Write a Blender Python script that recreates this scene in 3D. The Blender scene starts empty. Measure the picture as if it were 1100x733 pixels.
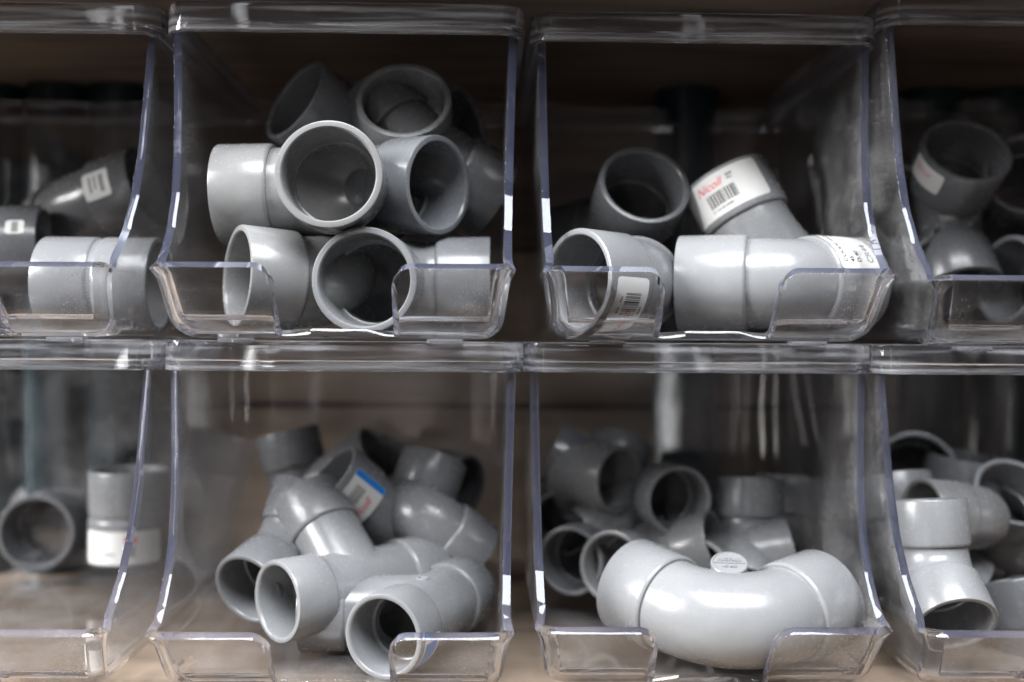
import bpy, bmesh, math, random
from mathutils import Vector, Matrix
random.seed(4)
S = 0.001                                    # everything below is written in millimetres
PI = math.pi
scene = bpy.context.scene
col = scene.collection

# ------------------------------------------------------------------ camera
D, FPX, VPX, VPY, ROLL = 420.0, 1092.0, 540.0, 366.5, 0.0060
cd = bpy.data.cameras.new('camera')
cam = bpy.data.objects.new('camera', cd); col.objects.link(cam)
cam.location = (0, -D*S, 0)
cam.rotation_euler = (Matrix.Rotation(PI/2, 3, 'X') @ Matrix.Rotation(ROLL, 3, 'Z')).to_euler()
cd.sensor_width = 36.0
cd.lens = 36.0*FPX/1100.0
cd.shift_x = (550.0-VPX)/1100.0
cd.clip_start = 0.01; cd.clip_end = 50
cd.dof.use_dof = True
cd.dof.focus_distance = (D+22)*S
cd.dof.aperture_fstop = 3.4
scene.camera = cam

def at(px, py, Y):
    """point (mm) seen at pixel (px,py) of the 1100 px photograph, Y mm behind the lip plane"""
    u = (px-VPX)/FPX*(D+Y); v = (VPY-py)/FPX*(D+Y)
    c, s = math.cos(ROLL), math.sin(ROLL)
    return Vector((u*c-v*s, Y, u*s+v*c))

# ------------------------------------------------------------------ helpers
def link_mesh(name, me, mats, parent=None):
    o = bpy.data.objects.new(name, me); col.objects.link(o)
    if mats is not None and not me.materials:
        for m in (mats if isinstance(mats, (list, tuple)) else [mats]): me.materials.append(m)
    if parent: o.parent = parent
    return o

def bm_mesh(name, bm, sharp=35, scale=True):
    if scale: bmesh.ops.scale(bm, vec=(S, S, S), verts=bm.verts)
    bmesh.ops.recalc_face_normals(bm, faces=bm.faces)
    me = bpy.data.meshes.new(name); bm.to_mesh(me); bm.free()
    for p in me.polygons: p.use_smooth = True
    me.set_sharp_from_angle(angle=math.radians(sharp))
    return me

def tag(o, label, cat, group=None, kind=None):
    o['label'] = label; o['category'] = cat
    if group: o['group'] = group
    if kind: o['kind'] = kind
    return o

def empty(name, mat=None, loc=None):
    o = bpy.data.objects.new(name, None); col.objects.link(o)
    o.empty_display_size = 0.01
    if mat is not None: o.matrix_world = mat
    if loc is not None: o.location = loc
    return o

def grid_faces(bm, rings, closed_u=True, closed_v=False):
    """rings: list of lists of BMVert"""
    n = len(rings[0]); m = len(rings)
    for j in range(m if closed_v else m-1):
        a, b = rings[j], rings[(j+1) % m]
        for i in range(n if closed_u else n-1):
            q = [a[i], a[(i+1) % n], b[(i+1) % n], b[i]]
            q = [v for k, v in enumerate(q) if v not in q[:k]]
            if len(q) >= 3:
                try: bm.faces.new(q)
                except ValueError: pass

def lathe_bm(profile, seg=64, closed=True):
    """profile of (r,z) about Z; closed -> ring solid"""
    bm = bmesh.new(); rings = []
    for r, z in profile:
        rings.append([bm.verts.new((r*math.cos(2*PI*i/seg), r*math.sin(2*PI*i/seg), z)) for i in range(seg)])
    grid_faces(bm, rings, True, closed)
    if not closed:
        bm.faces.new(rings[0]); bm.faces.new(list(reversed(rings[-1])))
    return bm

def box_bm(x0, x1, y0, y1, z0, z1, bev=0.0, seg=2):
    bm = bmesh.new()
    bmesh.ops.create_cube(bm, size=1)
    for v in bm.verts:
        v.co = Vector((x0+(v.co.x+.5)*(x1-x0), y0+(v.co.y+.5)*(y1-y0), z0+(v.co.z+.5)*(z1-z0)))
    if bev: bmesh.ops.bevel(bm, geom=list(bm.edges), offset=bev, segments=seg, affect='EDGES', profile=.6)
    return bm

# ------------------------------------------------------------------ materials
def new_mat(name):
    m = bpy.data.materials.new(name); m.use_nodes = True
    nt = m.node_tree; nt.nodes.clear()
    return m, nt, nt.nodes, nt.links

def principled(name, color, rough=.4, spec=.5, noise=None, bump=0.0, bscale=400, metallic=0, emis=None):
    m, nt, N, L = new_mat(name)
    out = N.new('ShaderNodeOutputMaterial'); b = N.new('ShaderNodeBsdfPrincipled')
    L.new(b.outputs[0], out.inputs[0])
    b.inputs['Base Color'].default_value = (*color, 1)
    b.inputs['Roughness'].default_value = rough
    b.inputs['Specular IOR Level'].default_value = spec
    b.inputs['Metallic'].default_value = metallic
    return m, nt, N, L, b

def ramp(N, stops):
    r = N.new('ShaderNodeValToRGB')
    el = r.color_ramp.elements
    while len(el) > 1: el.remove(el[-1])
    el[0].position, el[0].color = stops[0][0], (*stops[0][1], 1)
    for p, c in stops[1:]:
        e = el.new(p); e.color = (*c, 1)
    return r

def pvc(name, base):
    m, nt, N, L, b = principled(name, base, .32, .5)
    tc = N.new('ShaderNodeTexCoord')
    n1 = N.new('ShaderNodeTexNoise'); n1.inputs['Scale'].default_value = 60; n1.inputs['Detail'].default_value = 5
    L.new(tc.outputs['Object'], n1.inputs['Vector'])
    lo = tuple(c*.95 for c in base); hi = tuple(min(1, c*1.05) for c in base)
    r1 = ramp(N, [(.3, lo), (.7, hi)]); L.new(n1.outputs[0], r1.inputs[0])
    # dust and little scuffs
    n2 = N.new('ShaderNodeTexNoise'); n2.inputs['Scale'].default_value = 900; n2.inputs['Detail'].default_value = 3
    L.new(tc.outputs['Object'], n2.inputs['Vector'])
    r2 = ramp(N, [(.66, (0, 0, 0)), (.86, (.10, .10, .10))]); L.new(n2.outputs[0], r2.inputs[0])
    mx = N.new('ShaderNodeMix'); mx.data_type = 'RGBA'
    L.new(r2.outputs[0], mx.inputs[0]); L.new(r1.outputs[0], mx.inputs[6])
    mx.inputs[7].default_value = (.30, .30, .30, 1)
    L.new(mx.outputs[2], b.inputs['Base Color'])
    # fine stretched scratches in roughness
    mp = N.new('ShaderNodeMapping'); mp.inputs['Scale'].default_value = (420, 260, 330)
    mp.inputs['Rotation'].default_value = (.4, .7, .3)
    L.new(tc.outputs['Object'], mp.inputs[0])
    n3 = N.new('ShaderNodeTexNoise'); n3.inputs['Scale'].default_value = 1; n3.inputs['Detail'].default_value = 4
    L.new(mp.outputs[0], n3.inputs['Vector'])
    mr = N.new('ShaderNodeMapRange'); mr.inputs[1].default_value = .3; mr.inputs[2].default_value = .75
    mr.inputs[3].default_value = .20; mr.inputs[4].default_value = .31
    L.new(n3.outputs[0], mr.inputs[0]); L.new(mr.outputs[0], b.inputs['Roughness'])
    bp = N.new('ShaderNodeBump'); bp.inputs['Strength'].default_value = .035; bp.inputs['Distance'].default_value = .0004
    L.new(n3.outputs[0], bp.inputs['Height']); L.new(bp.outputs[0], b.inputs['Normal'])
    return m

PVC = [pvc('grey_pvc', (.166, .172, .180)), pvc('grey_pvc_light', (.200, .206, .214)), pvc('grey_pvc_shaded', (.112, .116, .123)), pvc('grey_pvc_bluish', (.142, .150, .162)), pvc('grey_pvc_warm', (.185, .188, .190))]  # third grey is darkened to imitate shade deep in the bins

def clear_plastic(name, tint, dust=.5, rough=.0, haze=.0, hazecol=(.8, .85, 1), bands=0.0):
    m, nt, N, L = new_mat(name)
    out = N.new('ShaderNodeOutputMaterial')
    g = N.new('ShaderNodeBsdfGlass'); g.inputs['Color'].default_value = (*tint, 1)
    g.inputs['IOR'].default_value = 1.50; g.inputs['Roughness'].default_value = rough
    df = N.new('ShaderNodeBsdfDiffuse'); df.inputs['Color'].default_value = (*hazecol, 1)
    tc = N.new('ShaderNodeTexCoord')
    n = N.new('ShaderNodeTexNoise'); n.inputs['Scale'].default_value = 1500; n.inputs['Detail'].default_value = 1.5
    L.new(tc.outputs['Object'], n.inputs['Vector'])
    n2 = N.new('ShaderNodeTexNoise'); n2.inputs['Scale'].default_value = 35; n2.inputs['Detail'].default_value = 4
    L.new(tc.outputs['Object'], n2.inputs['Vector'])
    r = ramp(N, [(.68, (0, 0, 0)), (.76, (1, 1, 1))]); L.new(n.outputs[0], r.inputs[0])
    r2 = ramp(N, [(.38, (0, 0, 0)), (.75, (1, 1, 1))]); L.new(n2.outputs[0], r2.inputs[0])
    mu = N.new('ShaderNodeMath'); mu.operation = 'MULTIPLY'
    L.new(r.outputs[0], mu.inputs[0]); L.new(r2.outputs[0], mu.inputs[1])
    ma = N.new('ShaderNodeMath'); ma.operation = 'MULTIPLY_ADD'; ma.inputs[1].default_value = dust
    L.new(mu.outputs[0], ma.inputs[0]); ma.inputs[2].default_value = haze
    if bands:
        mpb = N.new('ShaderNodeMapping'); mpb.inputs['Scale'].default_value = (14, 14, 420); L.new(tc.outputs['Object'], mpb.inputs[0])
        nb = N.new('ShaderNodeTexNoise'); nb.inputs['Scale'].default_value = 1; nb.inputs['Detail'].default_value = 3; L.new(mpb.outputs[0], nb.inputs['Vector'])
        rb = ramp(N, [(.42, (0, 0, 0)), (.68, (1, 1, 1))]); L.new(nb.outputs[0], rb.inputs[0])
        mbb = N.new('ShaderNodeMath'); mbb.operation = 'MULTIPLY_ADD'; mbb.inputs[1].default_value = bands
        L.new(rb.outputs[0], mbb.inputs[0]); L.new(ma.outputs[0], mbb.inputs[2]); ma = mbb
    mix = N.new('ShaderNodeMixShader')
    L.new(ma.outputs[0], mix.inputs[0]); L.new(g.outputs[0], mix.inputs[1]); L.new(df.outputs[0], mix.inputs[2])
    # slight moulding waviness
    n4 = N.new('ShaderNodeTexNoise'); n4.inputs['Scale'].default_value = 45; n4.inputs['Detail'].default_value = 1
    L.new(tc.outputs['Object'], n4.inputs['Vector'])
    bp = N.new('ShaderNodeBump'); bp.inputs['Strength'].default_value = .12; bp.inputs['Distance'].default_value = .002
    L.new(n4.outputs[0], bp.inputs['Height']); L.new(bp.outputs[0], g.inputs['Normal'])
    L.new(mix.outputs[0], out.inputs[0])
    return m

def thin_plastic(name, tint, dust=.3, haze=.01):
    """a thin clear wall: light passes straight on, Fresnel reflection, dust"""
    m, nt, N, L = new_mat(name)
    out = N.new('ShaderNodeOutputMaterial')
    tr = N.new('ShaderNodeBsdfTransparent'); tr.inputs[0].default_value = (*tint, 1)
    gl = N.new('ShaderNodeBsdfGlossy'); gl.inputs['Roughness'].default_value = .03
    df = N.new('ShaderNodeBsdfDiffuse'); df.inputs['Color'].default_value = (.78, .78, .80, 1)
    geo = N.new('ShaderNodeNewGeometry')
    ior = N.new('ShaderNodeMapRange'); ior.inputs[3].default_value = 1.8; ior.inputs[4].default_value = 1/1.8
    L.new(geo.outputs['Backfacing'], ior.inputs[0])
    fr = N.new('ShaderNodeFresnel'); L.new(ior.outputs[0], fr.inputs['IOR'])
    tc = N.new('ShaderNodeTexCoord')
    n4 = N.new('ShaderNodeTexNoise'); n4.inputs['Scale'].default_value = 38; n4.inputs['Detail'].default_value = 1.5
    L.new(tc.outputs['Object'], n4.inputs['Vector'])
    bp = N.new('ShaderNodeBump'); bp.inputs['Strength'].default_value = .05; bp.inputs['Distance'].default_value = .002
    L.new(n4.outputs[0], bp.inputs['Height']); L.new(bp.outputs[0], gl.inputs['Normal'])
    mix = N.new('ShaderNodeMixShader'); L.new(fr.outputs[0], mix.inputs[0]); L.new(tr.outputs[0], mix.inputs[1]); L.new(gl.outputs[0], mix.inputs[2])
    n = N.new('ShaderNodeTexNoise'); n.inputs['Scale'].default_value = 1500; n.inputs['Detail'].default_value = 1.5
    n2 = N.new('ShaderNodeTexNoise'); n2.inputs['Scale'].default_value = 30; n2.inputs['Detail'].default_value = 5
    L.new(tc.outputs['Object'], n.inputs['Vector']); L.new(tc.outputs['Object'], n2.inputs['Vector'])
    r = ramp(N, [(.63, (0, 0, 0)), (.71, (1, 1, 1))]); L.new(n.outputs[0], r.inputs[0])
    r2 = ramp(N, [(.36, (.03, .03, .03)), (.72, (1, 1, 1))]); L.new(n2.outputs[0], r2.inputs[0])
    mu = N.new('ShaderNodeMath'); mu.operation = 'MULTIPLY'; L.new(r.outputs[0], mu.inputs[0]); L.new(r2.outputs[0], mu.inputs[1])
    ma = N.new('ShaderNodeMath'); ma.operation = 'MULTIPLY'; ma.inputs[1].default_value = dust; L.new(mu.outputs[0], ma.inputs[0])
    mb = N.new('ShaderNodeMath'); mb.operation = 'MULTIPLY_ADD'; mb.inputs[1].default_value = haze*2
    L.new(r2.outputs[0], mb.inputs[0]); L.new(ma.outputs[0], mb.inputs[2])
    mx2 = N.new('ShaderNodeMixShader'); L.new(mb.outputs[0], mx2.inputs[0]); L.new(mix.outputs[0], mx2.inputs[1]); L.new(df.outputs[0], mx2.inputs[2])
    L.new(mx2.outputs[0], out.inputs[0])
    return m
M_PANEL = thin_plastic('clear_plastic_wall', (.975, .975, .98), .55, .034)
M_CLEAR = clear_plastic('clear_plastic', (.985, .985, .99), dust=.45, haze=.012)
M_EDGE = clear_plastic('clear_plastic_edge', (.86, .89, .97), dust=.1, haze=.045, hazecol=(.42, .48, .80))
M_RIM = clear_plastic('clear_plastic_rim', (.95, .955, .975), dust=.25, haze=.02, hazecol=(.85, .86, .9), bands=.20)  # diffuse haze and streaks imitate light scattered inside the rim

M_STICKER = principled('white_sticker_paper', (.60, .60, .59), .55, .35)[0]
M_INK = principled('black_ink', (.03, .03, .03), .6, .3)[0]
M_RED = principled('red_ink', (.62, .05, .06), .6, .3)[0]
M_BLUE = principled('blue_ink', (.01, .17, .55), .45, .4)[0]
M_GREYINK = principled('grey_ink', (.22, .22, .22), .6, .3)[0]

def wood(name, dark, light, sx):
    m, nt, N, L, b = principled(name, light, .65, .3)
    tc = N.new('ShaderNodeTexCoord'); mp = N.new('ShaderNodeMapping')
    mp.inputs['Scale'].default_value = sx; L.new(tc.outputs['Object'], mp.inputs[0])
    n = N.new('ShaderNodeTexNoise'); n.inputs['Scale'].default_value = 1; n.inputs['Detail'].default_value = 8
    n.inputs['Distortion'].default_value = .6
    L.new(mp.outputs[0], n.inputs['Vector'])
    r = ramp(N, [(.3, dark), (.55, light), (.75, tuple(c*1.15 for c in light))])
    L.new(n.outputs[0], r.inputs[0]); L.new(r.outputs[0], b.inputs['Base Color'])
    bp = N.new('ShaderNodeBump'); bp.inputs['Strength'].default_value = .25; bp.inputs['Distance'].default_value = .001
    L.new(n.outputs[0], bp.inputs['Height']); L.new(bp.outputs[0], b.inputs['Normal'])
    return m
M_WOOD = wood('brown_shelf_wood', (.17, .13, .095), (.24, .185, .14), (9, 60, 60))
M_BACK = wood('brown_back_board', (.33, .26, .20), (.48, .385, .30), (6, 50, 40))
M_TOP = wood('shaded_brown_board', (.13, .10, .08), (.22, .17, .135), (9, 70, 70))  # board brown darkened to stand in for shade behind the upper bins
M_TEAL, _nt, _N, _L, _b = principled('dark_teal_metal', (.005, .017, .023), .3, .5)

# ------------------------------------------------------------------ clear storage bins
RC = 9.0
def interp(tab, z):
    for (z0, v0), (z1, v1) in zip(tab, tab[1:]):
        if z <= z1:
            t = max(0, (z-z0)/(z1-z0)); t2 = t*t*(3-2*t)*.35+t*.65
            return v0+(v1-v0)*t2
    return tab[-1][1]

def tub_mesh(name, H=139.0, LIP=29.0, DEPTH=228.0, th=3.6, top=77.6):
    FIL = 9.0
    ztab = [(LIP, 0.0), (LIP+5, .18), (LIP+11, .36), (LIP+20, .57), (LIP+36, .79), (LIP+56, .91), (LIP+75, .96), (H, 1.0)]
    def half(z):
        w = 71.0+4.0*min(1, z/LIP) if z < LIP else 75.0+(top-75.0)*(z-LIP)/(H-LIP)
        return w+1.6*math.exp(-((z-LIP)/2.6)**2)
    def yf(z):
        t = min(1, z/LIP)
        return 17.0*(1-t)**1.25-2.2*math.exp(-((z-LIP)/2.0)**2)
    def yb(z): return DEPTH-3+4*z/H
    def inset(z):
        if z >= FIL: return 0.0
        return FIL-math.sqrt(max(0, FIL*FIL-(FIL-z)**2))
    NS, NA, NB = 18, 7, 8
    def ucols(z, y0):
        i = inset(z); w = half(z)-i; b = yb(z)-i; r = max(2.5, RC-i*.6)
        P = []
        for k in range(NS): P.append((-w, y0+(b-r-y0)*k/NS))
        for k in range(NA):
            t = PI/2*k/(NA-1); P.append((-w+r-r*math.cos(t), b-r+r*math.sin(t)))
        for k in range(1, NB): P.append((-w+r+(2*w-2*r)*k/NB, b))
        for k in range(NA):
            t = PI/2*k/(NA-1); P.append((w-r+r*math.sin(t), b-r+r*math.cos(t)))
        for k in range(1, NS+1): P.append((w, b-r+(y0-b+r)*k/NS))
        return [(x, y, z) for x, y in P]
    # front columns: right corner arc -> right tab -> notch -> left tab -> left corner arc
    NW, NR = 24.5, 8.5
    xs = []
    for k in range(1, 9): xs.append((('s', k/8.0)))            # from the arc to notch shoulder
    def lip_h(x):
        ax = abs(x)
        if ax >= NW+NR: return LIP
        if ax >= NW: return LIP-NR+math.sqrt(max(0, NR*NR-(NW+NR-ax)**2))
        return 1.0
    fr = []
    for k in range(7): fr.append(('arcR', k/6.0))
    tabx = [.25, .5, .75]
    for t in tabx: fr.append(('tabR', t))
    for a in (0, .2, .38, .54, .68, .79, .88, .95, 1.0): fr.append(('x', NW+NR*(1-a)))
    for x in (NW-.35, 12, 0, -12, -NW+.35): fr.append(('x', x))
    for a in (1.0, .95, .88, .79, .68, .54, .38, .2, 0): fr.append(('x', -(NW+NR*(1-a))))
    for t in reversed(tabx): fr.append(('tabL', t))
    for k in range(7): fr.append(('arcL', k/6.0))
    def fpos(spec, z):
        i = inset(z); w = half(z)-i; f = yf(z)+i; r = max(2.5, RC-i*.6)
        kind, t = spec
        if kind == 'arcR':
            a = PI/2*t; return (w-r+r*math.cos(a), f+r-r*math.sin(a), z)
        if kind == 'arcL':
            a = PI/2*t; return (-w+r-r*math.sin(a), f+r-r*math.cos(a), z)
        if kind == 'tabR': return ((w-r)+(NW+NR-(w-r))*t, f, z)
        if kind == 'tabL': return (-((w-r)+(NW+NR-(w-r))*t), f, z)
        return (t, f, z)
    bm = bmesh.new()
    J = 11
    rows_u, rows_f = [], []
    for j in range(J+1):
        fz = (j/J)**1.7
        z = LIP*fz
        i = inset(z); r = max(2.5, RC-i*.6)
        y0 = yf(z)+i+r
        up = ucols(z, y0)
        fp = []
        for s in fr[1:-1]:
            x = fpos(s, LIP)[0] if s[0] == 'x' else 99
            hz = (lip_h(x) if s[0] == 'x' else LIP)*fz
            fp.append(fpos(s, hz))
        rows_u.append([bm.verts.new(p) for p in up]); rows_f.append([bm.verts.new(p) for p in fp])
    full = [u+f for u, f in zip(rows_u, rows_f)]
    grid_faces(bm, full, True)
    # floor
    bm.faces.new(list(reversed(full[0])))
    # upper walls
    prev = rows_u[-1]
    base_y0 = yf(LIP)+RC
    for k in range(1, 29):
        t = k/28.0
        z = LIP+(H-LIP)*t**1.35
        g = interp(ztab, z)
        y0 = base_y0+(41.0-base_y0)*g
        cur = [bm.verts.new(p) for p in ucols(z, y0)]
        grid_faces(bm, [prev, cur], False)
        prev = cur
    bmesh.ops.recalc_face_normals(bm, faces=bm.faces)
    # want outward normals (floor faces down)
    ff = min(bm.faces, key=lambda f: f.calc_center_median().z)
    if ff.normal.z > 0: bmesh.ops.reverse_faces(bm, faces=bm.faces)
    bmesh.ops.scale(bm, vec=(S, S, S), verts=bm.verts)
    me = bpy.data.meshes.new(name+'_sheet'); bm.to_mesh(me); bm.free()
    o = bpy.data.objects.new('tmp', me); col.objects.link(o)
    me.materials.append(M_PANEL); me.materials.append(M_EDGE); me.materials.append(M_CLEAR)
    for p in me.polygons:
        c = p.center/S; n = p.normal
        if c.y < 40 and c.z < LIP+1 and (abs(n.x) > .12 and abs(n.y) > .2 or c.z < FIL*.8 and n.z > -.97): p.material_index = 2
    so = o.modifiers.new('s', 'SOLIDIFY'); so.thickness = th*S; so.offset = -1; so.use_even_offset = False; so.material_offset_rim = 1
    bv = o.modifiers.new('b', 'BEVEL'); bv.width = 1.0*S; bv.segments = 3; bv.limit_method = 'ANGLE'; bv.angle_limit = math.radians(62); bv.use_clamp_overlap = True
    dg = bpy.context.evaluated_depsgraph_get()
    res = bpy.data.meshes.new_from_object(o.evaluated_get(dg)); res.name = name
    bpy.data.objects.remove(o); bpy.data.meshes.remove(me)
    for p in res.polygons: p.use_smooth = True
    res.set_sharp_from_angle(angle=math.radians(50))
    return res

def rr_outline(x0, x1, y0, y1, r, n=8):
    P = []
    for cx, cy, a0 in ((x1-r, y0+r, -PI/2), (x1-r, y1-r, 0), (x0+r, y1-r, PI/2), (x0+r, y0+r, PI)):
        for k in range(n+1):
            a = a0+PI/2*k/n; P.append((cx+r*math.cos(a), cy+r*math.sin(a), math.cos(a), math.sin(a)))
    return P

def rim_mesh(H=139.0, DEPTH=228.0, top=77.6):
    out = rr_outline(-top, top, 38.5, DEPTH+1.2, 8.0)
    sec = [(3.2, H-1.6), (3.6, H-1.2), (3.4, H+10.0), (2.9, H+11.6), (1.9, H+12.0), (1.1, H+11.7), (.9, H+11), (.9, H+3.2), (.5, H+2.7),
           (-2.3, H+2.6), (-2.7, H+2.2), (-2.7, H+.6), (-2.4, H+.3), (.3, H+.25), (.8, H-.2), (1.0, H-1.3), (1.4, H-1.7)]
    bm = bmesh.new(); rings = []
    for o, z in sec:
        rings.append([bm.verts.new((x+nx*o, y+ny*o, z)) for x, y, nx, ny in out])
    grid_faces(bm, rings, True, True)
    return bm_mesh('rim', bm, 30)

TUB = tub_mesh('tub'); RIM = rim_mesh()
TUB_WIDE = tub_mesh('tub_wide', top=82.0); RIM_WIDE = rim_mesh(top=81.0)
TUB_TALL = tub_mesh('tub_tall', H=148.5, LIP=28.0, top=82.0); RIM_TALL = rim_mesh(H=148.5, top=81.5)
FOOT = bm_mesh('foot', box_bm(-8, 8, -4, 4, -1.9, .0, .4), 40)
FOOT.materials.append(M_RIM)
RIM.materials.append(M_RIM); RIM_WIDE.materials.append(M_RIM); RIM_TALL.materials.append(M_RIM)

BINS = {}
def bin_at(key, cx, lipz, y, yaw, label, tall=False):
    b = empty('storage_bin')
    b.location = (cx*S, y*S, lipz*S); b.rotation_euler = (0, 0, math.radians(yaw))
    tag(b, label, 'storage bin', 'clear plastic storage bins stacked in two rows')
    link_mesh('tub', TUB_TALL if tall else TUB_WIDE if key in ('U0', 'L0', 'L3') else TUB, None, b)
    link_mesh('rim', RIM_TALL if tall else RIM_WIDE if key in ('U0', 'L0', 'L3') else RIM, None, b)
    for sx in (-1, 1):
        for yy in (32, 205):
            f = link_mesh('foot', FOOT, None, b); f.location = (sx*46*S, yy*S, -.05*S)
    BINS[key] = b
    return b

def lip_center(px0, px1, py, Y):
    a = at(px0, py, Y); c = at(px1, py, Y)
    return (a.x+c.x)/2
WH = 75.0+1.6
def bx(pl, pr, py, Y):
    "bin centre X from the pixels of its lip's corners"
    if pl is not None and pr is not None: return lip_center(pl, pr, py, Y)
    if pr is not None: return at(pr, py, Y).x-WH
    return at(pl, py, Y).x+WH
ZU, ZL = 0.6, -151.4
bin_at('U0', bx(None, 117, 288, 2), ZU, 2, 1.0, 'clear plastic bin at the left end of the upper row')
bin_at('U1', bx(160, 552, 290, 0), ZU, 0, 1.3, 'clear plastic bin piled high with round open elbows, upper row')
bin_at('U2', bx(588, 968, 293, 12), ZU, 12, 1.4, 'clear plastic bin holding the fittings with white barcode stickers, upper row')
bin_at('U3', bx(1003, None, 296, 8), -1.4, 8, 0.8, 'taller clear plastic bin at the right end of the upper row', True)
bin_at('L0', bx(None, 111, 686, -2), ZL, -2, 0.6, 'nearly empty clear plastic bin with two fittings at the left end of the lower row')
bin_at('L1', bx(155, 550, 685, -3), ZL, -3, 0.9, 'clear plastic bin of branched three-way fittings in the lower row')
bin_at('L2', bx(578, 963, 683, 8), ZL, 8, 1.0, 'clear plastic bin with the big swept bend at its front, lower row')
bin_at('L3', bx(993, None, 680, 6), ZL, 6, 0.6, 'clear plastic bin at the right end of the lower row')

# ------------------------------------------------------------------ shelf and background
def struct(name, bm, mat, sharp=40):
    o = link_mesh(name, bm_mesh(name, bm, sharp), mat); o['kind'] = 'structure'; return o
struct('shelf_board', box_bm(-520, 520, -30, 300, -175, -153.4, 1.5), M_WOOD)
struct('upper_shelf_board', box_bm(-520, 520, 5, 300, 166.5, 186, 1.5), M_TOP)
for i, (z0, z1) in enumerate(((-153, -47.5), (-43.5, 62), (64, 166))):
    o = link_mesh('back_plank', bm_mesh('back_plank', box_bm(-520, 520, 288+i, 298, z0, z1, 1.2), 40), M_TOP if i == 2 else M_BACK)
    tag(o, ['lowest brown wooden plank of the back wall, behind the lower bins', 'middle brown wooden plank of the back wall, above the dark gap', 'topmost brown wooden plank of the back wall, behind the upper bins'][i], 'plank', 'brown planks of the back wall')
o = struct('wall', box_bm(-520, 520, 302, 312, -200, 200), M_TOP)
POST = bm_mesh('metal_post', lathe_bm([(21, -153), (21, 166)], 48, False), 40)
def post(px, label):
    o = link_mesh('metal_post', POST, M_TEAL); o.location = (at(px, 430, 258).x*S, 258*S, 0)
    tag(o, label, 'post', 'dark teal posts behind the bins')
post(-6, 'dark teal post cut off by the left edge of the photo')
post(62, 'dark teal post behind the lone round pipe mouth in the nearly empty bin')
post(130, 'dark teal post behind the right side of the nearly empty bin')
post(735, 'lone dark teal post behind the bin with the big swept bend')
post(1000, 'dark teal post behind the left side of the bin with the upright elbow')
post(1078, 'dark teal post nearest the right edge of the photo')

# ------------------------------------------------------------------ pipe fittings
def sizes(k):
    # k = nominal bore of the socket
    if k == 40: return dict(Rs=23.4, Ri=20.1, Rb=21.2, bore=18.2, L=26.0)
    if k == 32: return dict(Rs=18.9, Ri=16.1, Rb=17.1, bore=14.6, L=22.0)
    if k == 36: return dict(Rs=21.0, Ri=18.0, Rb=19.0, bore=16.3, L=24.0)
_cache = {}
def socket_mesh(k, L=None):
    key = ('s', k, L)
    if key in _cache: return _cache[key]
    d = sizes(k); Rs, Ri, bore = d['Rs'], d['Ri'], d['bore']; L = L or d['L']
    prof = [(Ri, -1.4), (Ri+.25, -.5), (Ri+.75, -.05), (Rs-.9, 0), (Rs-.3, -.2), (Rs, -.8), (Rs-.15, -L+1.6), (Rs-.4, -L+.4), (Rs-1.1, -L-.2),
            (bore+.2, -L-.2), (bore-.25, -L+.6), (bore-.1, -L+1.9), (bore+.4, -L+2.3), (Ri-.5, -L+2.5), (Ri-.25, -L+3.2)]
    me = bm_mesh('socket', lathe_bm(prof, 72, True), 40)
    _cache[key] = me; return me

def sweep_mesh(name, pts, tans, up, ro, ri, seg=56):
    bm = bmesh.new(); O, I = [], []
    for p, t in zip(pts, tans):
        n = up; s = t.cross(n).normalized()
        O.append([bm.verts.new(p+(s*math.cos(2*PI*i/seg)+n*math.sin(2*PI*i/seg))*ro) for i in range(seg)])
        I.append([bm.verts.new(p+(s*math.cos(2*PI*i/seg)+n*math.sin(2*PI*i/seg))*ri) for i in range(seg)])
    grid_faces(bm, O+list(reversed(I)), True, True)
    return bm_mesh(name, bm, 40)

def bend_mesh(k, theta, Z, L, Zb):
    key = ('b', k, theta, Z, Zb, L)
    if key in _cache: return _cache[key]
    d = sizes(k)
    th = math.radians(theta)
    A = Vector((1, 0, 0)); B = Vector((math.cos(th), math.sin(th), 0)); up = Vector((0, 0, 1))
    e = Z-L                                  # axis length available to the bend
    e2 = Zb-L; T = min(e-.6, e2-.6); R = T*math.tan(th/2)
    c = A*T+Vector((0, 1, 0))*R              # arc centre
    pts = [A*(e-.1)]; tans = [-A]
    n = 26
    sw = PI-th
    for i in range(n+1):
        a = sw*i/n
        pts.append(c+Vector((-math.sin(a)*R, -math.cos(a)*R, 0)))
        tans.append(Vector((-math.cos(a), math.sin(a), 0)))
    pts.append(B*(e2-.1)); tans.append(B)
    me = sweep_mesh('bend', pts, tans, up, d['Rb'], d['bore'])
    _cache[key] = me; return me

def frame(a, b):
    a = Vector(a).normalized(); b = Vector(b)
    y = (b-a*b.dot(a)).normalized(); z = a.cross(y)
    return Matrix(((a.x, y.x, z.x), (a.y, y.y, z.y), (a.z, y.z, z.z)))
def arm_matrix(dirv, Z):
    """socket local frame: mouth at Z along dirv, local z outward, local x = +Z of the fitting"""
    d = Vector(dirv).normalized(); x = Vector((0, 0, 1)); y = d.cross(x)
    m = Matrix(((x.x, y.x, d.x), (x.y, y.y, d.y), (x.z, y.z, d.z))).to_4x4()
    m.translation = d*Z*S
    return m

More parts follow.
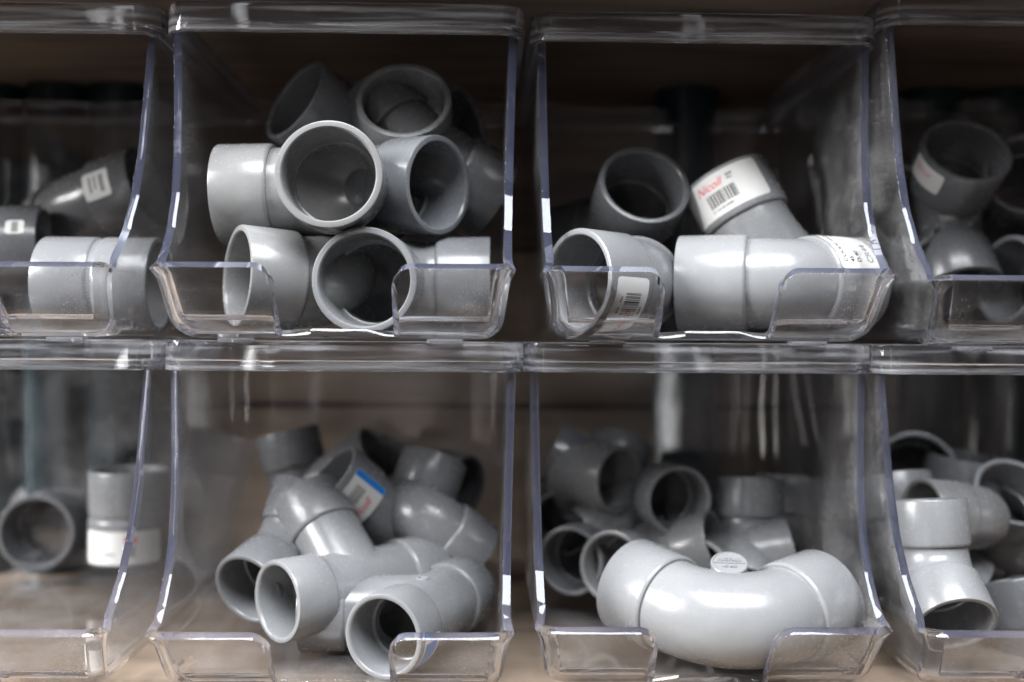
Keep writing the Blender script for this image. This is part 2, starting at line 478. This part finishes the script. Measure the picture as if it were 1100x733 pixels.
FIT = 'loose grey plastic pipe fittings'
ALL = []
def coupling(label, P, a, k=40, shade=0, L=None):
    d = sizes(k); Ls = L; L = L or d['L']
    R = frame(a, (.3, .5, .2) if abs(Vector(a).z) > .5 else (0, 0, 1)).to_4x4(); R.translation = (Vector(P)-Vector(a).normalized()*(L+1))*S
    root = empty('pipe_coupling', R); tag(root, label, 'pipe coupling', FIT)
    f = Fit(); f.root = root; f.k = k; f.mat = PVC[shade]
    o = link_mesh('centre_band', bm_mesh('centre_band', lathe_bm([(d['bore'], -1.1), (d['Rs']-.8, -1.1), (d['Rs']-.8, 1.1), (d['bore'], 1.1)], 64), 30), PVC[shade], root)
    o.rotation_euler = (0, PI/2, 0)
    add_sockets(root, k, [((1, 0, 0), L+1), ((-1, 0, 0), L+1)], f.mat, f, Ls)
    return f
class Fit: pass
def add_sockets(root, k, arms, mat, f, L=None):
    f.sockets = []
    for d, Z in arms:
        s = link_mesh('socket', socket_mesh(k, L), None, root)
        if not s.data.materials: s.data.materials.append(mat)
        s.material_slots[0].link = 'OBJECT'; s.material_slots[0].material = mat
        s.matrix_local = arm_matrix(d, Z)
        f.sockets.append(s)

def objmat(o, mat):
    if not o.data.materials: o.data.materials.append(mat)
    o.material_slots[0].link = 'OBJECT'; o.material_slots[0].material = mat

def elbow(label, P, a, b, k=40, theta=93, Z=None, Zb=None, shade=0, name='pipe_elbow', cat='pipe elbow', L=None):
    d = sizes(k); Ls = L; L = L or d['L']
    if Z is None: Z = d['L']+ (26 if theta < 100 else 17)*k/40
    R = frame(a, b).to_4x4(); R.translation = (Vector(P)-Vector(a).normalized()*Z)*S
    root = empty(name, R); tag(root, label, cat, FIT)
    f = Fit(); f.root = root; f.k = k; f.mat = PVC[shade]
    th = math.radians(theta)
    o = link_mesh('bend', bend_mesh(k, theta, Z, L, Zb or Z), None, root); objmat(o, f.mat)
    add_sockets(root, k, [((1, 0, 0), Z), ((math.cos(th), math.sin(th), 0), Zb or Z)], f.mat, f, Ls)
    return f

def cyl_obj(r, p0, p1, seg=56):
    bm = bmesh.new()
    p0, p1 = Vector(p0), Vector(p1); d = (p1-p0)
    q = d.normalized().to_track_quat('Z', 'Y').to_matrix()
    rings = [[bm.verts.new(p+q@Vector((r*math.cos(2*PI*i/seg), r*math.sin(2*PI*i/seg), 0))) for i in range(seg)] for p in (p0, p1)]
    grid_faces(bm, rings, True); bm.faces.new(rings[0]); bm.faces.new(rings[1])
    bmesh.ops.scale(bm, vec=(S*1000,)*3, verts=bm.verts)
    bmesh.ops.recalc_face_normals(bm, faces=bm.faces)
    me = bpy.data.meshes.new('c'); bm.to_mesh(me); bm.free()
    o = bpy.data.objects.new('c', me); col.objects.link(o); return o

def tee_body(k, phi, Zr, Zl, Zb):
    key = ('t', k, phi, Zr, Zl, Zb)
    if key in _cache: return _cache[key]
    d = sizes(k); L = d['L']; ph = math.radians(phi)
    B = Vector((math.cos(ph), math.sin(ph), 0))
    run = cyl_obj(d['Rb'], (-(Zl-L+.05), 0, 0), (Zr-L+.05, 0, 0)); br = cyl_obj(d['Rb']-.02, (0, 0, 0), B*(Zb-L+.05))
    runi = cyl_obj(d['bore'], (-Zl, 0, 0), (Zr, 0, 0)); bri = cyl_obj(d['bore']-.03, (0, 0, 0), B*Zb)
    for o, op in ((br, 'UNION'), (runi, 'DIFFERENCE'), (bri, 'DIFFERENCE')):
        m = run.modifiers.new('m', 'BOOLEAN'); m.operation = op; m.object = o; m.solver = 'EXACT'
    dg = bpy.context.evaluated_depsgraph_get(); dg.update()
    me = bpy.data.meshes.new_from_object(run.evaluated_get(dg)); me.name = 'branch_body'
    for o in (run, br, runi, bri): bpy.data.objects.remove(o)
    bm = bmesh.new(); bm.from_mesh(me); bmesh.ops.scale(bm, vec=(S,)*3, verts=bm.verts); bm.to_mesh(me); bm.free()
    for p in me.polygons: p.use_smooth = True
    me.set_sharp_from_angle(angle=math.radians(28))
    me.materials.clear()
    _cache[key] = me; return me

def tee(label, P, a, b, k=32, phi=45, Zr=None, Zl=None, Zb=None, shade=0, which='r', name='pipe_wye', cat='pipe branch'):
    """run along local X (+X arm = Zr), branch phi degrees from +X. which: the arm whose mouth is P (axis a)"""
    d = sizes(k); L = d['L']
    Zr = Zr or L+34; Zl = Zl or L+14; Zb = Zb or L+34
    ph = math.radians(phi)
    if which == 'r': Rm = frame(a, b); org = Vector(P)-Vector(a).normalized()*Zr
    elif which == 'l':
        Rm = frame(-Vector(a), b); org = Vector(P)-Vector(a).normalized()*Zl
    else:
        # a is the branch direction, b = +X run direction hint
        A = Vector(a).normalized(); bb = Vector(b); n = (bb-A*bb.dot(A)).normalized()
        X = A*math.cos(ph)+n*math.sin(ph); Rm = frame(X, A); org = Vector(P)-A*Zb
    R = Rm.to_4x4(); R.translation = org*S
    root = empty(name, R); tag(root, label, cat, FIT)
    f = Fit(); f.root = root; f.k = k; f.mat = PVC[shade]
    o = link_mesh('branch_body', tee_body(k, phi, Zr, Zl, Zb), None, root); objmat(o, f.mat)
    add_sockets(root, k, [((1, 0, 0), Zr), ((-1, 0, 0), Zl), ((math.cos(ph), math.sin(ph), 0), Zb)], f.mat, f)
    ALL.append(f); return f

# ---- stickers wrapped round a socket. flat sticker coords: u along the circumference, v along the axis (mm)
def wrap_mesh(name, polys2d, R, u0, v0, rot, sharp=30):
    """polys2d: list of (verts2d, faces). Rotates by rot, moves to (u0,v0), wraps on the cylinder"""
    bm = bmesh.new(); c, s = math.cos(rot), math.sin(rot)
    for vs, fs in polys2d:
        bv = []
        for x, y in vs:
            u = u0+x*c-y*s; v = v0+x*s+y*c
            t = u/R; bv.append(bm.verts.new((R*math.cos(t), R*math.sin(t), v)))
        for f in fs:
            try: bm.faces.new([bv[i] for i in f])
            except ValueError: pass
    for f in bm.faces:
        f.normal_update()
        cc = f.calc_center_median()
        if f.normal.dot(Vector((cc.x, cc.y, 0))) < 0: f.normal_flip()
    bmesh.ops.scale(bm, vec=(S,)*3, verts=bm.verts)
    me = bpy.data.meshes.new(name); bm.to_mesh(me); bm.free()
    for p in me.polygons: p.use_smooth = True
    return me
def rr_grid(w, h, r, nx=36, ny=8):
    vs, fs = [], []
    for j in range(ny+1):
        y = -h/2+h*j/ny
        for i in range(nx+1):
            x = -w/2+w*i/nx
            # pull the corners in
            ex = max(0, abs(x)-(w/2-r)); ey_ = max(0, abs(y)-(h/2-r)); 
            yy = y
            lim = h/2-r+math.sqrt(max(0, r*r-ex*ex))
            yy = y*lim/(h/2)
            vs.append((x, yy))
    for j in range(ny):
        for i in range(nx):
            a = j*(nx+1)+i; fs.append((a, a+1, a+nx+2, a+nx+1))
    return [(vs, fs)]
def rect(x0, x1, y0, y1, n=6):
    vs, fs = [], []
    for i in range(n+1):
        x = x0+(x1-x0)*i/n; vs += [(x, y0), (x, y1)]
    for i in range(n): fs.append((2*i, 2*i+2, 2*i+3, 2*i+1))
    return (vs, fs)
def rectv(x0, x1, y0, y1, n=6):
    vs, fs = [], []
    for i in range(n+1):
        y = y0+(y1-y0)*i/n; vs += [(x0, y), (x1, y)]
    for i in range(n): fs.append((2*i, 2*i+1, 2*i+3, 2*i+2))
    return (vs, fs)
def text2d(txt, size, x, y, shear=0, bold=0.0, align='LEFT', spacing=1.0):
    cu = bpy.data.curves.new('t', 'FONT'); cu.body = txt; cu.size = size; cu.shear = shear; cu.align_x = align; cu.offset = bold; cu.space_character = spacing
    cu.resolution_u = 3
    o = bpy.data.objects.new('t', cu); col.objects.link(o)
    dg = bpy.context.evaluated_depsgraph_get(); dg.update()
    me = bpy.data.meshes.new_from_object(o.evaluated_get(dg))
    r = ([(v.co.x+x, v.co.y+y) for v in me.vertices], [tuple(p.vertices) for p in me.polygons])
    bpy.data.objects.remove(o); bpy.data.curves.remove(cu); bpy.data.meshes.remove(me)
    return r
def barcode(x0, x1, y0, y1, seed=1):
    rnd = random.Random(seed); P = []; x = x0
    while x < x1:
        w = rnd.choice((.28, .28, .5, .75)); P.append(rectv(x, min(x+w, x1), y0, y1)); x += w+rnd.choice((.28, .3, .5, .7))
    return P
def sticker(f, arm, ang, v, w, h, items, rot=0.0, label=None, name='sticker', corner=1.6):
    """items: list of (name, polys, material) in sticker coordinates"""
    R = sizes(f.k)['Rs']
    u0 = math.radians(ang)*R
    sk = f.sockets[arm]
    base = link_mesh(name, wrap_mesh(name, rr_grid(w, h, corner), R+.12, u0, v, rot), M_STICKER, sk)
    for nm, polys, m in items:
        link_mesh(nm, wrap_mesh(nm, polys, R+.2, u0, v, rot), m, base)
    return base

# re-parent stickers: fitting > sticker > print (three levels), placed through the socket's frame
def fix_sticker(f, arm, st):
    st.parent = f.root; st.matrix_local = f.sockets[arm].matrix_local.copy()
    return st

exec_fittings = True
# ---- upper row, bin at the left end
f = coupling('grey pipe sleeve lying along the front of the left end upper bin', at(52, 306, 75), (-1, -.03, 0))
f = elbow('shaded elbow slanting up to the right with a white sticker, upper left bin', at(160, 200, 140), (.88, -.12, .3), (-.6, .8, -.1), theta=135, shade=2)
st = sticker(f, 0, 0, -18, 16, 15, [('print', [rect(-5, 5, 2, 4.5), rect(-5, 3, -1, .2), rect(-5, 4, -4, -2.6)], M_GREYINK)])
STK = [(f, 0, st, (-.2, -1, .15))]
f = elbow('shaded elbow with a small pale sticker at the left edge of the photo, upper row', at(50, 268, 120), (1, .2, .05), (0, 1, -.2), shade=2)
st = sticker(f, 0, 0, -10, 8, 9, [('print', [rect(-3, 3, -1.5, 1.5)], M_GREYINK)])
STK.append((f, 0, st, (0, -1, .45)))
# ---- upper row, second bin: 87 degree elbows
f = elbow('grey elbow at the foot of the pile, mouth facing out through the front notch', at(391, 301, 24), (-.06, -1, .0), (1, .1, .02))
f = elbow('grey elbow low on the left of the pile, mouth turned left behind the front tab', at(254, 297, 36), (-.84, -.5, .05), (.1, 1, .35), shade=4)
f = elbow('grey elbow mid pile, arm to the left and round mouth to the front', at(353, 187, 18), (.04, -1, .02), (-1, .05, -.03), Z=45, Zb=57, shade=4)
f = elbow('grey elbow at the top left of the pile, oval mouth tipped up to the left', at(316, 107, 96), (-.66, -.58, .42), (-.2, .9, .2), theta=135, shade=3)
f = elbow('grey elbow topmost in the pile, round mouth tipped up toward the front', at(434, 107, 80), (.02, -.86, .44), (.2, .5, .9), theta=135)
f = elbow('grey elbow on the right of the pile, mouth turned right', at(472, 199, 60), (.80, -.60, -.06), (.2, .9, -.1), Z=46, shade=3)
f = elbow('shaded grey elbow deep in the right of the pile, arm slanting down to the right', at(528, 215, 110), (.75, .3, -.45), (-.4, .7, .5), theta=135, shade=2)
f = elbow('shaded grey elbow at the back of the pile behind the topmost mouth', at(500, 140, 110), (.75, -.4, .1), (-.5, .8, -.2), shade=2)
# ---- upper row, third bin: stickered 45 degree elbows
f = elbow('grey bent elbow lying across the front with a white sticker reading CR44', at(917, 308, 77), (.885, .466, 0), (-.955, .297, 0), theta=135, Z=47, L=32, shade=1)
its = [('lettering', [text2d('COUDE SIMPLE', 3.5, -13.5, 7.0, bold=.07), text2d('45', 3.4, -13.5, 2.9, bold=.08), text2d('D.40', 3.4, -13.5, -1.4, bold=.08), text2d('CR44', 5.0, -13.8, -9.2, bold=.14), text2d('X', 3, 5.6, 2.9, bold=.1)], M_INK)]
st = sticker(f, 0, 0, -19, 34, 24, its, rot=PI)
STK.append((f, 0, st, (-.1, -.62, .78)))
f = elbow('grey elbow standing on end behind, wrapped by a large white barcode sticker', at(777, 193, 108), (-.40, .26, .87), (.75, .6, -.1), theta=135, Z=45, shade=1)
its = [('barcode', barcode(-9, 7, -5.5, 1.5, 3), M_INK), ('lettering', [text2d('3 115120 04481', 1.9, -9, -8, bold=.03), text2d('0049', 1.7, 5, 6.2, bold=.05), text2d('PA1', 1.7, 5, 4.4, bold=.05)], M_INK), ('logo', [text2d('Nicoll', 6.0, -13, 3.4, shear=.45, bold=.02)], M_RED)]
st = sticker(f, 0, 0, -12.5, 46, 21, its)
STK.append((f, 0, st, (-.5, -.9, .1)))
f = elbow('grey elbow with its oval mouth turned left and a red barcode sticker low down', at(619, 301, 36), (-.80, -.60, .02), (-.4, .9, .1), theta=135, Z=35.5)
its = [('barcode', barcode(-3, 8, -5.5, 3.5, 5), M_INK), ('lettering', [text2d('0049', 1.8, -2.5, 5.0, bold=.05), text2d('PA1', 1.8, 3.5, 5.0, bold=.05), text2d('04481', 1.8, -2.5, -7.8, bold=.04)], M_INK), ('logo', [text2d('Nicoll', 5.2, -13.5, -3, shear=.45, bold=.02)], M_RED)]
st = sticker(f, 0, 0, -13, 30, 19, its)
STK.append((f, 0, st, (.1, -.9, -.52)))
f = elbow('shaded grey elbow at the back left with its round mouth tipped up, no sticker', at(693, 198, 92), (.12, -.86, .44), (-.9, .7, -.2), theta=135, shade=2)
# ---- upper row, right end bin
f = elbow('shaded grey elbow with a pinkish sticker, mouth tipped up and arm hanging down', at(1039, 161, 112), (0, -.78, .55), (.05, -.25, -1), shade=2)
its = [('logo', [text2d('Nicoll', 4.5, -8, 0, shear=.4)], M_RED)]
st = sticker(f, 0, 0, -9, 22, 13, its)
STK.append((f, 0, st, (-.9, -.4, -.2)))
f = elbow('shaded grey elbow half hidden behind the left wall of the right end upper bin', at(972, 222, 120), (.3, -.95, .1), (-.2, .6, -.9), shade=2)
f = elbow('shaded grey elbow cut off by the right edge of the photo, upper row', at(1108, 185, 120), (-.3, -.9, .2), (.9, .6, -.2), shade=2)
f = elbow('shaded grey elbow lying on the floor of the right end upper bin', at(1080, 300, 110), (-.9, -.2, .1), (.3, 1, .1), shade=2)
# ---- lower row, left end bin
f = elbow('lone grey pipe piece lying on the empty floor, round mouth facing out', at(38, 573, 200), (.06, -1, .0), (-.5, .9, .1), theta=135, shade=2)
f = coupling('short grey coupling standing upright, white and red sticker round its foot', at(139, 601, 190), (0, 0, -1), shade=0)
its = [('print', [rect(-9, -4, -2, 5), rect(2, 10, 3, 4)], M_GREYINK), ('logo', [rect(-10, -3, -6.5, -3)], M_RED)]
st = sticker(f, 0, 0, -11, 50, 19, its)
STK.append((f, 0, st, (.1, -1, 0)))
# ---- lower row, second bin: branched fittings
f = tee('three-way fitting nearest the front, round mouth to the viewer and one arm pointing left', at(411, 684.5, 24), (-.36, -.93, .0), (-.99, -.12, .0), k=32, phi=67.5, Zr=46, Zl=42, Zb=60)
mk = lathe_bm([(1.9, -1), (3.1, -1), (3.1, .5), (2.8, .8), (2.2, .8), (1.9, .5)], 28, True)
o = link_mesh('gate_mark', bm_mesh('gate_mark', mk, 40), PVC[1], f.root); o.matrix_local = Matrix.Rotation(PI, 4, 'X') @ Matrix.Translation((6*S, 0, 16.6*S))
o2 = o.copy(); col.objects.link(o2); o2.matrix_local = Matrix.Translation((6*S, 0, 16.6*S))
its = [('blue_band', [rect(-9, 9, -6, 6)], M_BLUE)]
st = sticker(f, 0, 0, -11, 24, 15, its); STK.append((f, 0, st, (.85, -.2, -.62)))
f = tee('three-way fitting with an arm standing up and a small oval mouth turned left', at(297, 646.5, 45), (-.70, -.71, .0), (-.52, .52, .68), k=32, phi=90, Zr=45, Zl=48, Zb=56, shade=1, name='pipe_tee')
f = elbow('grey elbow far left by the branched fittings, round mouth down by the bin floor', at(266, 634, 71), (-.35, -.85, -.32), (.3, .6, .7), k=32, theta=135)
f = tee('three-way fitting at the back left, leaning with one arm to the right', at(308, 464, 190), (-.25, .08, .95), (.95, -.25, .3), k=32, phi=75, Zr=42, Zl=60, Zb=56)
f = tee('three-way fitting propped like a V with a blue and white sticker on its left arm', at(467, 492, 150), (.27, .35, .88), (-.68, -.38, .62), k=32, phi=76, Zr=46, Zl=40, Zb=58)
its = [('blue_band', [rect(9.4, 13.3, -9.8, 9.8)], M_BLUE), ('print', [rect(-3, 6, 3.2, 4.4), rect(-3, 6, 1.4, 2.6), rect(-3, 6, 0, 1), rect(-3, 6, 5, 5.8)], M_GREYINK), ('logo', [text2d('Nicoll', 5.6, -10.5, -6.2, shear=.4, bold=.06)], M_RED)]
st = sticker(f, 2, 0, -14, 27, 20, its, corner=.6); STK.append((f, 2, st, (.12, -1, .1)))
f = tee('shaded three-way fitting at the back right with only a mouth rim showing', at(500, 524, 165), (.7, -.5, -.1), (-.2, .5, -1), k=32, phi=90, shade=2, Zr=46, Zl=40, Zb=44, name='pipe_tee')
f = elbow('dark elbow low on the right with an arm slanting down to the bin wall', at(512, 598, 122), (.75, .2, -.6), (-.1, .95, -.3), k=32, Z=40)
# ---- lower row, third bin
f = elbow('big grey swept bend lying across the bin front, round disc on its inner side', at(884, 643, 60), (.815, .565, .12), (-.815, .565, .12), theta=93, Z=62, shade=1, name='pipe_bend')
kx = math.radians(93)/2
disc_dir = Vector((math.cos(kx), math.sin(kx), 0)); dd = sizes(40)
T_ = 62-dd['L']-.6; Rr = T_*math.tan(kx); near = Rr/math.sin(kx)-Rr
side = (f.root.matrix_world.to_3x3().transposed() @ Vector((0, 0, 1))); side = (side-disc_dir*side.dot(disc_dir)).normalized()
dz = (side*.975-disc_dir*.22).normalized(); dy = (disc_dir*.975+side*.22).normalized(); dx = dy.cross(dz)
dm = Matrix(((dx.x, dy.x, dz.x), (dx.y, dy.y, dz.y), (dx.z, dy.z, dz.z))).to_4x4(); dm.translation = (disc_dir*(near+dd['Rb']*.62)+side*(dd['Rb']*.80)+dz*3.0)*S
disc = link_mesh('moulded_disc', bm_mesh('moulded_disc', lathe_bm([(8.4, -6), (8.4, 2.2), (8.1, 2.6), (7.5, 2.7), (7.3, 2.35), (.01, 2.35), (.01, -6)], 48, True), 35), PVC[1], f.root); disc.matrix_local = dm
def flat_raise(name, polys, z0, z1, m, par):
    bm = bmesh.new()
    for vs, fs in polys:
        bv = [bm.verts.new((x, y, z0)) for x, y in vs]
        for q in fs:
            try: bm.faces.new([bv[i] for i in q])
            except ValueError: pass
    ex = bmesh.ops.extrude_face_region(bm, geom=list(bm.faces))
    for v in ex['geom']:
        if isinstance(v, bmesh.types.BMVert): v.co.z = z1
    return link_mesh(name, bm_mesh(name, bm, 30), m, par)
flat_raise('lettering', [text2d('NICOLL', 2.9, 0, 1.2, align='CENTER', bold=.08), text2d('40 M2', 2.5, 0, -3.6, align='CENTER', bold=.06), rect(-7, 7, -.45, .25, 2)], 2.3, 2.75, PVC[1], disc)
f = elbow('grey elbow on top of the heap, thick round mouth facing out', at(730, 538, 128), (.24, -.96, .02), (-.6, .8, -.3), k=32, shade=1)
f = elbow('grey elbow on top of the heap at the back left, mouth turned right', at(666, 516, 142), (.66, -.74, -.02), (-.3, .9, -.35), k=32, shade=4)
f = elbow('dark grey elbow at the far left of the heap, mouth beside the bin wall', at(612, 603, 132), (-.40, -.90, .02), (.9, .3, .05), k=32)
f = elbow('grey elbow low in the heap, mouth just behind the left arm of the big bend', at(656, 609, 112), (-.55, -.8, .1), (.8, .3, .1), k=32, shade=4)
f = elbow('grey elbow low in the heap, mouth just behind the moulded disc of the big bend', at(746, 617, 112), (-.5, -.82, .25), (.85, .3, -.1), k=32, shade=4)
f = elbow('grey elbow standing in the heap with a mouth opening below its upright arm', at(805, 515, 150), (.05, .2, .97), (-.35, -.9, .15), k=32, theta=135, shade=1)
f = elbow('grey elbow behind the right arm of the big bend, rim pointing right', at(850, 592, 130), (.93, -.1, .2), (-.2, .9, -.3), k=32, shade=1)
f = elbow('grey elbow standing at the back right of the heap against the wall', at(848, 512, 165), (.12, .15, .97), (-.5, .6, -.3), k=32, shade=1)
f = elbow('shaded grey elbow at the back left corner of the heap, arm pointing left', at(592, 487, 185), (-.8, .1, .35), (.5, .5, -.7), k=32, shade=2)
f = elbow('shaded grey elbow under the heap at the left with the top of its mouth showing', at(604, 562, 165), (-.2, -.97, .05), (.9, .4, .05), k=32, shade=2)
f = elbow('shaded grey elbow at the back of the heap, rim sticking up behind the others', at(668, 474, 200), (.3, .4, .85), (-.6, .3, -.6), k=32, shade=2)
f = elbow('plain grey elbow filling the right of the heap below the upright one', at(838, 560, 152), (.5, -.2, .5), (-.6, .7, .2), k=32)
f = elbow('plain grey elbow buried mid heap under the thick round mouth', at(700, 585, 165), (-.5, -.3, .3), (.7, .7, -.1), k=32)
# ---- lower row, right end bin
f = elbow('grey elbow standing at the front, lower mouth facing out above the lip', at(1027, 672, 42), (0, -.8, -.6), (-.05, 0, 1), k=32, theta=135, Z=33, shade=1)
f = elbow('grey elbow lying on the upright one, thin oval mouth turned left', at(989, 553, 108), (-.93, -.22, .08), (.35, .9, -.15), k=32, shade=4)
f = elbow('grey elbow at the right edge of the photo with a mouth arched above the others', at(1090, 528, 130), (.0, -.75, .6), (.6, .5, -.7), k=36)
f = elbow('grey elbow leaning against the left wall of the right end lower bin', at(957, 512, 150), (-.1, .3, .95), (.6, -.2, -.5), k=36, theta=135)
f = elbow('shaded grey elbow at the back of the right end lower bin, dark mouth facing out', at(984, 507, 165), (-.25, -.9, .2), (.6, .7, -.3), shade=2)
f = elbow('shaded grey elbow at the back beside the right edge of the photo, lower row', at(1040, 490, 175), (.1, -.1, 1), (.8, -.2, -.3), shade=2)
f = elbow('shaded grey elbow low at the right edge of the photo, lower row', at(1086, 622, 100), (-.2, .3, 1), (.8, .5, -.2), k=36, shade=2)

# turn every sticker to face the wanted way, and hang it on its fitting
bpy.context.view_layer.update()
for f, arm, st, want in STK:
    fix_sticker(f, arm, st)
    M = (f.root.matrix_world @ f.sockets[arm].matrix_local).to_3x3()
    l = M.transposed() @ Vector(want)
    st.matrix_local = f.sockets[arm].matrix_local @ Matrix.Rotation(math.atan2(l.y, l.x), 4, 'Z')


# ------------------------------------------------------------------ light
def area(name, loc, target, sx, sy, power, color=(1, 1, 1)):
    ld = bpy.data.lights.new(name, 'AREA'); ld.shape = 'RECTANGLE'; ld.size = sx; ld.size_y = sy; ld.energy = power; ld.color = color
    o = bpy.data.objects.new(name, ld); col.objects.link(o); o.location = loc
    o.rotation_euler = (Vector(target)-Vector(loc)).to_track_quat('-Z', 'Y').to_euler()
    return o
area('window_light', (-1.65, -.58, .80), (0, .05, -.02), .9, .75, 96, (1, .985, .97))
area('edge_streak_light', (-.60, -1.75, -.04), (-.60, 0, -.04), .04, 1.5, 2.4, (1, .99, .98))  # unseen upright strip lamp added for streaks along bin edges and pipes
area('right_edge_streak_light', (.50, -1.75, -.04), (.50, 0, -.04), .03, 1.5, .45, (.97, .98, 1))  # dimmer strip lamp added on the right for edge and wall streaks
area('skylight', (.1, -.88, 1.5), (0, .05, 0), 1.4, .85, 78, (.95, .97, 1))
w = bpy.data.worlds.new('World'); scene.world = w; w.use_nodes = True
nt = w.node_tree; N, L = nt.nodes, nt.links
bg = N['Background']
tc = N.new('ShaderNodeTexCoord'); sp = N.new('ShaderNodeSeparateXYZ'); L.new(tc.outputs['Generated'], sp.inputs[0])
mr = N.new('ShaderNodeMapRange'); mr.inputs[1].default_value = -1; mr.inputs[2].default_value = 1; L.new(sp.outputs['Z'], mr.inputs[0])
rp = ramp(N, [(.2, (.22, .15, .11)), (.44, (.36, .22, .17)), (.52, (.44, .42, .42)), (.75, (.36, .37, .39))]); L.new(mr.outputs[0], rp.inputs[0])
# the surroundings in front of the shelf: uneven, brighter and darker upright patches
mp = N.new('ShaderNodeMapping'); mp.inputs['Scale'].default_value = (5.5, 5.5, 1.6); L.new(tc.outputs['Generated'], mp.inputs[0])
nz = N.new('ShaderNodeTexNoise'); nz.inputs['Scale'].default_value = 1.0; nz.inputs['Detail'].default_value = 3; L.new(mp.outputs[0], nz.inputs['Vector'])
r2 = ramp(N, [(.38, (.12, .12, .12)), (.54, (.55, .55, .55)), (.62, (4, 4, 4)), (.72, (10, 10, 10))]); L.new(nz.outputs[0], r2.inputs[0])
mm = N.new('ShaderNodeMix'); mm.data_type = 'RGBA'; mm.blend_type = 'MULTIPLY'; mm.inputs[0].default_value = 1
L.new(rp.outputs[0], mm.inputs[6]); L.new(r2.outputs[0], mm.inputs[7])
L.new(mm.outputs[2], bg.inputs[0]); bg.inputs[1].default_value = .14

scene.view_settings.view_transform = 'Standard'; scene.view_settings.look = 'None'
scene.view_settings.exposure = .27; scene.view_settings.gamma = 1
scene.render.engine = 'CYCLES'
cy = scene.cycles
cy.max_bounces = 28; cy.transmission_bounces = 24; cy.glossy_bounces = 10; cy.diffuse_bounces = 4; cy.transparent_max_bounces = 24
cy.caustics_refractive = True; cy.caustics_reflective = False; cy.blur_glossy = .6
cy.sample_clamp_indirect = 6
cy.use_denoising = True
